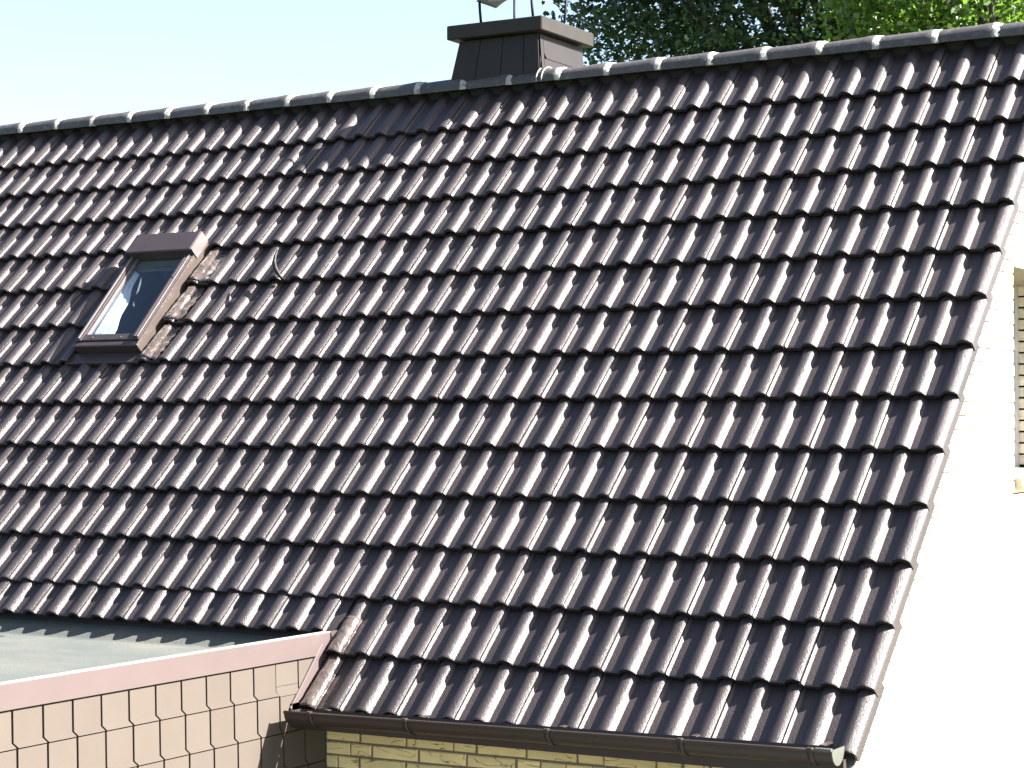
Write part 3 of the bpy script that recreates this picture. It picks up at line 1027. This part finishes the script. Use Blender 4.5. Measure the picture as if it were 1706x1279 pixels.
link("brick_field", mesh("brick_field", gv, gf, M_BRICK_W), gw, kind="stuff")
# window in the gable: far reveal of stacked headers, frame, pane, sill
win = link("gable_window", None, house)
nrev = int((WZ1 - WZ0 - 0.02) / BP)
for i in range(nrev + 2):
    z = WZ0 + 0.05 + BP * i
    if z > WZ1 - 0.012: break
    mb = MB(); mb.box((GX - 0.40, WY1 - 0.012, z - BH / 2), (GX - 0.004, WY1 + 0.05, z + BH / 2), 0.003)
    mb.build("reveal_brick", M_BRICK_W, win)
mb = MB()
fxx = GX - 0.43
for (ya, yb, za, zc) in ((WY0 + .01, WY0 + .07, WZ0, WZ1), (WY1 - .08, WY1 - .014, WZ0, WZ1), (WY0 + .071, WY1 - .081, WZ0, WZ0 + .06), (WY0 + .071, WY1 - .081, WZ1 - .06, WZ1), (2.95, 3.01, WZ0 + .061, WZ1 - .061)):
    mb.box((fxx, ya, za), (fxx + 0.05, yb, zc))
mb.build("frame", M_WFRAME, win)
mb = MB(); mb.box((fxx + 0.02, WY0 + .07, WZ0 + .06), (fxx + 0.026, 2.95, WZ1 - .06)); mb.box((fxx + 0.02, 3.01, WZ0 + .06), (fxx + 0.026, WY1 - .08, WZ1 - .06))
mb.build("pane", M_GLASS, win)
mb = MB(); mb.prism([(GX - 0.42, WZ0 + 0.012), (GX + 0.035, WZ0 - 0.012), (GX + 0.035, WZ0 - 0.055), (GX - 0.0, WZ0 - 0.055), (GX - 0.42, WZ0 - 0.03)], WY0 + 0.002, WY1 + 0.06, 'y')
mb.build("sill", M_SILL, win)
mb = MB(); mb.box((GX - 0.42, WY0 + .003, WZ1 - 0.002), (GX - 0.002, WY1 - 0.003, WZ1 + 0.05))
mb.build("lintel", M_SILL, win)
mb = MB(); mb.prism([(0.25, 2.87), (0.27, 2.80), (RIDGE_Y, 5.86), (RIDGE_Y, 5.98)], 0.262, 0.280, 'x')
mb.build("verge_board", M_FRAME, house)
mb = MB()
mb.box((ROOF_L, WALL_Y, 0), (ROOF_L + 0.25, 2 * RIDGE_Y - WALL_Y, 2.85)); mb.box((ROOF_L, 2 * RIDGE_Y - WALL_Y - 0.24, 0), (GX - 0.31, 2 * RIDGE_Y - WALL_Y, 2.85))
mb.build("rear_wall", M_BRICK_W, house)

# ------------------------------------------------------------------ flat-roofed extension
ext = link("flat_roof_extension", None, label="flat-roofed extension clad in brown slates with a pinkish metal fascia", cat="extension")
EX0, EY0 = -8.0, -4.2
mb = MB()
mb.prism([(EY0 + 0.02, 0), (WALL_Y - 0.002, 0), (WALL_Y - 0.002, 3.06), (EY0 + 0.02, 3.06)], EX0, CH_X - 0.014, 'x')
wl = mb.build("wall", M_DECK, ext)
SW, SH = 0.1640, 0.1668
ZT = 3.0905
def slate(ya, yb, zt_, zb_, shift=0.027, clip=0.028, gap=0.0095, name="slate", poly=None, into=None):
    # seen from +x ; ya < yb ; left-lower corner clipped, right edge flares by `shift`
    if poly is None:
        poly = [(ya + gap, zt_), (ya + gap, zb_ + clip), (ya + shift + gap, zb_ + gap * 0.6), (yb + shift - gap * .2, zb_ + gap * 0.6), (yb - gap * .2, zb_ + clip), (yb - gap * .2, zt_)]
    vs = []
    for (y, z) in poly:
        t = (zt_ - z) / max(1e-4, (zt_ - zb_))
        vs.append((CH_X + 0.0015 + 0.0035 * t + random.uniform(-.0003, .0003), y, z))
    n = len(vs)
    vs += [(CH_X - 0.006, y, z) for (y, z) in poly]
    m_ = into or MB(); m_.add(vs, [tuple(range(n)), tuple(range(2 * n - 1, n - 1, -1))] + [(i, n + i, n + (i + 1) % n, (i + 1) % n) for i in range(n)])
    return m_ if into else m_.build(name, M_SLATE, wl)
slate_field = MB()
for r in range(18):
    zt_ = ZT if r == 0 else 2.9420 - SH * (r - 1)
    zb_ = 2.9420 - SH * r
    y0 = -0.952 + 0.0275 * r + SW * 7      # joint grid of this course
    for i in range(-6, 32):
        ya = y0 - SW * (i + 1); yb = ya + SW
        if yb > 0.26 + 0.03 * r or ya < EY0: continue
        if ya > 0.25 - 0.1: continue
        p0 = project((CH_X, yb + 0.03, zt_))
        if p0[0] < -60 or project((CH_X, ya, zt_))[1] > 1300:
            slate(ya, yb, zt_, zb_, into=slate_field); continue
        if r == 0 and abs(ya + 0.132) < 0.06:     # the cracked slate: two pieces
            zc = zb_ + 0.045
            slate(0, 0, zt_, zb_, poly=[(ya + .0028, zt_), (ya + .0028, zc + .002), (ya + .05, zc + .006), (ya + .10, zc + .003), (yb - .0006, zc + .004), (yb - .0006, zt_)])
            slate(0, 0, zt_, zb_, poly=[(ya + .0028, zc), (ya + .0028, zb_ + .028), (ya + .030, zb_ + .002), (yb + .0264, zb_ + .002), (yb - .0006, zb_ + .028), (yb - .0006, zc + .0022), (ya + .10, zc + .001), (ya + .05, zc + .004)])
            continue
        slate(ya, yb, zt_, zb_)
slate_field.build('slate_field', M_SLATE, wl, kind='stuff')
mb = MB(); mb.box((CH_X - 0.013, EY0, 3.0965), (CH_X + 0.012, 0.275, 3.196), 0.002)
mb.build("fascia", M_FASCIA, ext)
mb = MB(); mb.box((CH_X - 0.022, EY0, 3.1965), (CH_X + 0.013, 0.275, 3.2005), 0.001)
mb.build("fascia_lip", M_FASCIA_LIP, ext)
mb = MB()
mb.add([(CH_X + 0.013, 0.276, 3.197), (CH_X + 0.034, 0.30, 3.205), (CH_X + 0.030, 0.285, 3.15), (CH_X + 0.013, 0.277, 3.105),
        (CH_X - 0.01, 0.290, 3.197), (CH_X + 0.02, 0.32, 3.205), (CH_X + 0.018, 0.30, 3.15), (CH_X - 0.01, 0.29, 3.105)],
       [(0, 3, 2, 1), (4, 5, 6, 7), (0, 1, 5, 4), (1, 2, 6, 5), (2, 3, 7, 6), (3, 0, 4, 7)])
mb.build("fascia_end", M_FASCIA, ext)
mb = MB()
grid = []
ys = [EY0, -3, -2, -1.2, -0.7, -0.3, 0.0, 0.10, 0.20, 0.235, 0.25, 0.30, 0.345, 0.36, 0.5]
zf = lambda y: 3.092 + (0 if y < 0.235 else (min(y, 0.345) - 0.235) * 0.60)
for y in ys:
    grid.append([Vector((EX0 + (CH_X - 0.0225 - EX0) * i / 30, y, zf(y) + 0.002 * mnoise.noise(Vector((i * .7, y * 3, 0))))) for i in range(31)])
mb.sheet(grid, (0, 0, 0.03))
mb.build("flat_roof", M_FELT, ext)

# ------------------------------------------------------------------ hook sticking out of the tiles
mb = MB()
pts = [(-3.862, 2.872, -0.020), (-3.885, 2.885, 0.000), (-3.915, 2.915, 0.026), (-3.935, 2.955, 0.044), (-3.943, 3.00, 0.054), (-3.944, 3.03, 0.058), (-3.946, 3.045, 0.058)]
mb.tube([ROOF @ Vector(p) for p in pts], [0.007, 0.011, 0.0145, 0.013, 0.008, 0.005, 0.003], 10)
mb.build("roof_hook", M_HOOK, label="short dark curved hook sticking up between the tiles right of the roof window", cat="hook")

# ------------------------------------------------------------------ trees
def make_tree(name, base, trunk_h, crown_c, crown_r, n_clumps, leaves_per, leaf, mats, seed, label, inner=0.55, extra=()):
    r2 = np.random.default_rng(seed)
    root = link(name, None, label=label, cat="tree")
    root.location = (0, 0, 0)
    base = Vector(base); cc = Vector(crown_c)
    mb = MB()
    top = cc + Vector((0, 0, crown_r[2] * 0.55))
    pts = [base.lerp(top, t) + Vector((0.18 * math.sin(t * 5 + seed), 0.18 * math.cos(t * 4), 0)) for t in [i / 9 for i in range(10)]]
    mb.tube(pts, [0.36 - 0.033 * i for i in range(10)], 12)
    mb.build("trunk", M_BARK, root)
    mb = MB()
    # clump centres
    cen = []
    while len(cen) < n_clumps:
        d = r2.normal(size=3); d /= np.linalg.norm(d)
        rad = inner + (1 - inner) * r2.random() ** 0.6
        lob = 1 + 0.16 * mnoise.noise(Vector(d * 2.2 + seed))
        cen.append(np.array(cc) + d * np.array(crown_r) * rad * lob)
    for e in extra: cen.append(np.array(e))
    cen = np.array(cen)
    for i in range(0, len(cen), 22):
        e = Vector(cen[i]); t = 0.35 + 0.5 * r2.random()
        s = base.lerp(top, min(0.93, t)); midp = s.lerp(e, 0.5) + Vector(r2.normal(size=3) * 0.2)
        mb.tube([s, s.lerp(midp, .5), midp, midp.lerp(e, .55), e], [0.11, 0.085, 0.06, 0.035, 0.012], 7)
    mb.build("limbs", M_BARK, root)
    # leaves: small lobed blades grouped in sprays
    n = len(cen) * leaves_per
    ci = np.repeat(np.arange(len(cen)), leaves_per)
    spread = 0.13 + 0.17 * r2.random(len(cen))
    off = r2.normal(size=(n, 3)) * spread[ci][:, None] * np.array([1.35, 1.35, 0.62])
    P_ = cen[ci] + off
    s_ = leaf * (0.65 + 0.7 * r2.random(n))
    nrm = r2.normal(size=(n, 3)) * 0.75 + np.array([0, 0, 0.9]); nrm /= np.linalg.norm(nrm, axis=1)[:, None]
    t_ = np.cross(nrm, r2.normal(size=(n, 3))); t_ /= np.linalg.norm(t_, axis=1)[:, None]
    b_ = np.cross(nrm, t_)
    prof_ = [(0.0, 0.0, 0), (0.30, 0.26, .05), (0.42, 0.15, .04), (0.66, 0.30, .02), (0.72, 0.13, 0), (1.0, 0.0, -.10), (0.72, -0.13, 0), (0.66, -0.30, .02), (0.42, -0.15, .04), (0.30, -0.26, .05)]
    K = len(prof_)
    V = np.zeros((n, K, 3))
    for k, (a, b, c_) in enumerate(prof_):
        V[:, k] = P_ + s_[:, None] * (a * t_ + b * b_ + c_ * nrm)
    me = bpy.data.meshes.new("crown")
    me.vertices.add(n * K); me.vertices.foreach_set("co", V.reshape(-1).astype(np.float32))
    me.loops.add(n * K); me.loops.foreach_set("vertex_index", np.arange(n * K, dtype=np.int32))
    me.polygons.add(n); me.polygons.foreach_set("loop_start", np.arange(0, n * K, K, dtype=np.int32))
    me.materials.append(mats)
    me.update(calc_edges=True)
    link("crown", me, root)
    return root

make_tree("broadleaf_tree", (-8.1, 22.0, 0), 6, (-7.85, 22.0, 11.2), (4.15, 3.6, 3.9), 1500, 60, 0.125, M_LEAF_DARK, 11,
          "dark green broadleaf tree behind the ridge, beside the chimney")
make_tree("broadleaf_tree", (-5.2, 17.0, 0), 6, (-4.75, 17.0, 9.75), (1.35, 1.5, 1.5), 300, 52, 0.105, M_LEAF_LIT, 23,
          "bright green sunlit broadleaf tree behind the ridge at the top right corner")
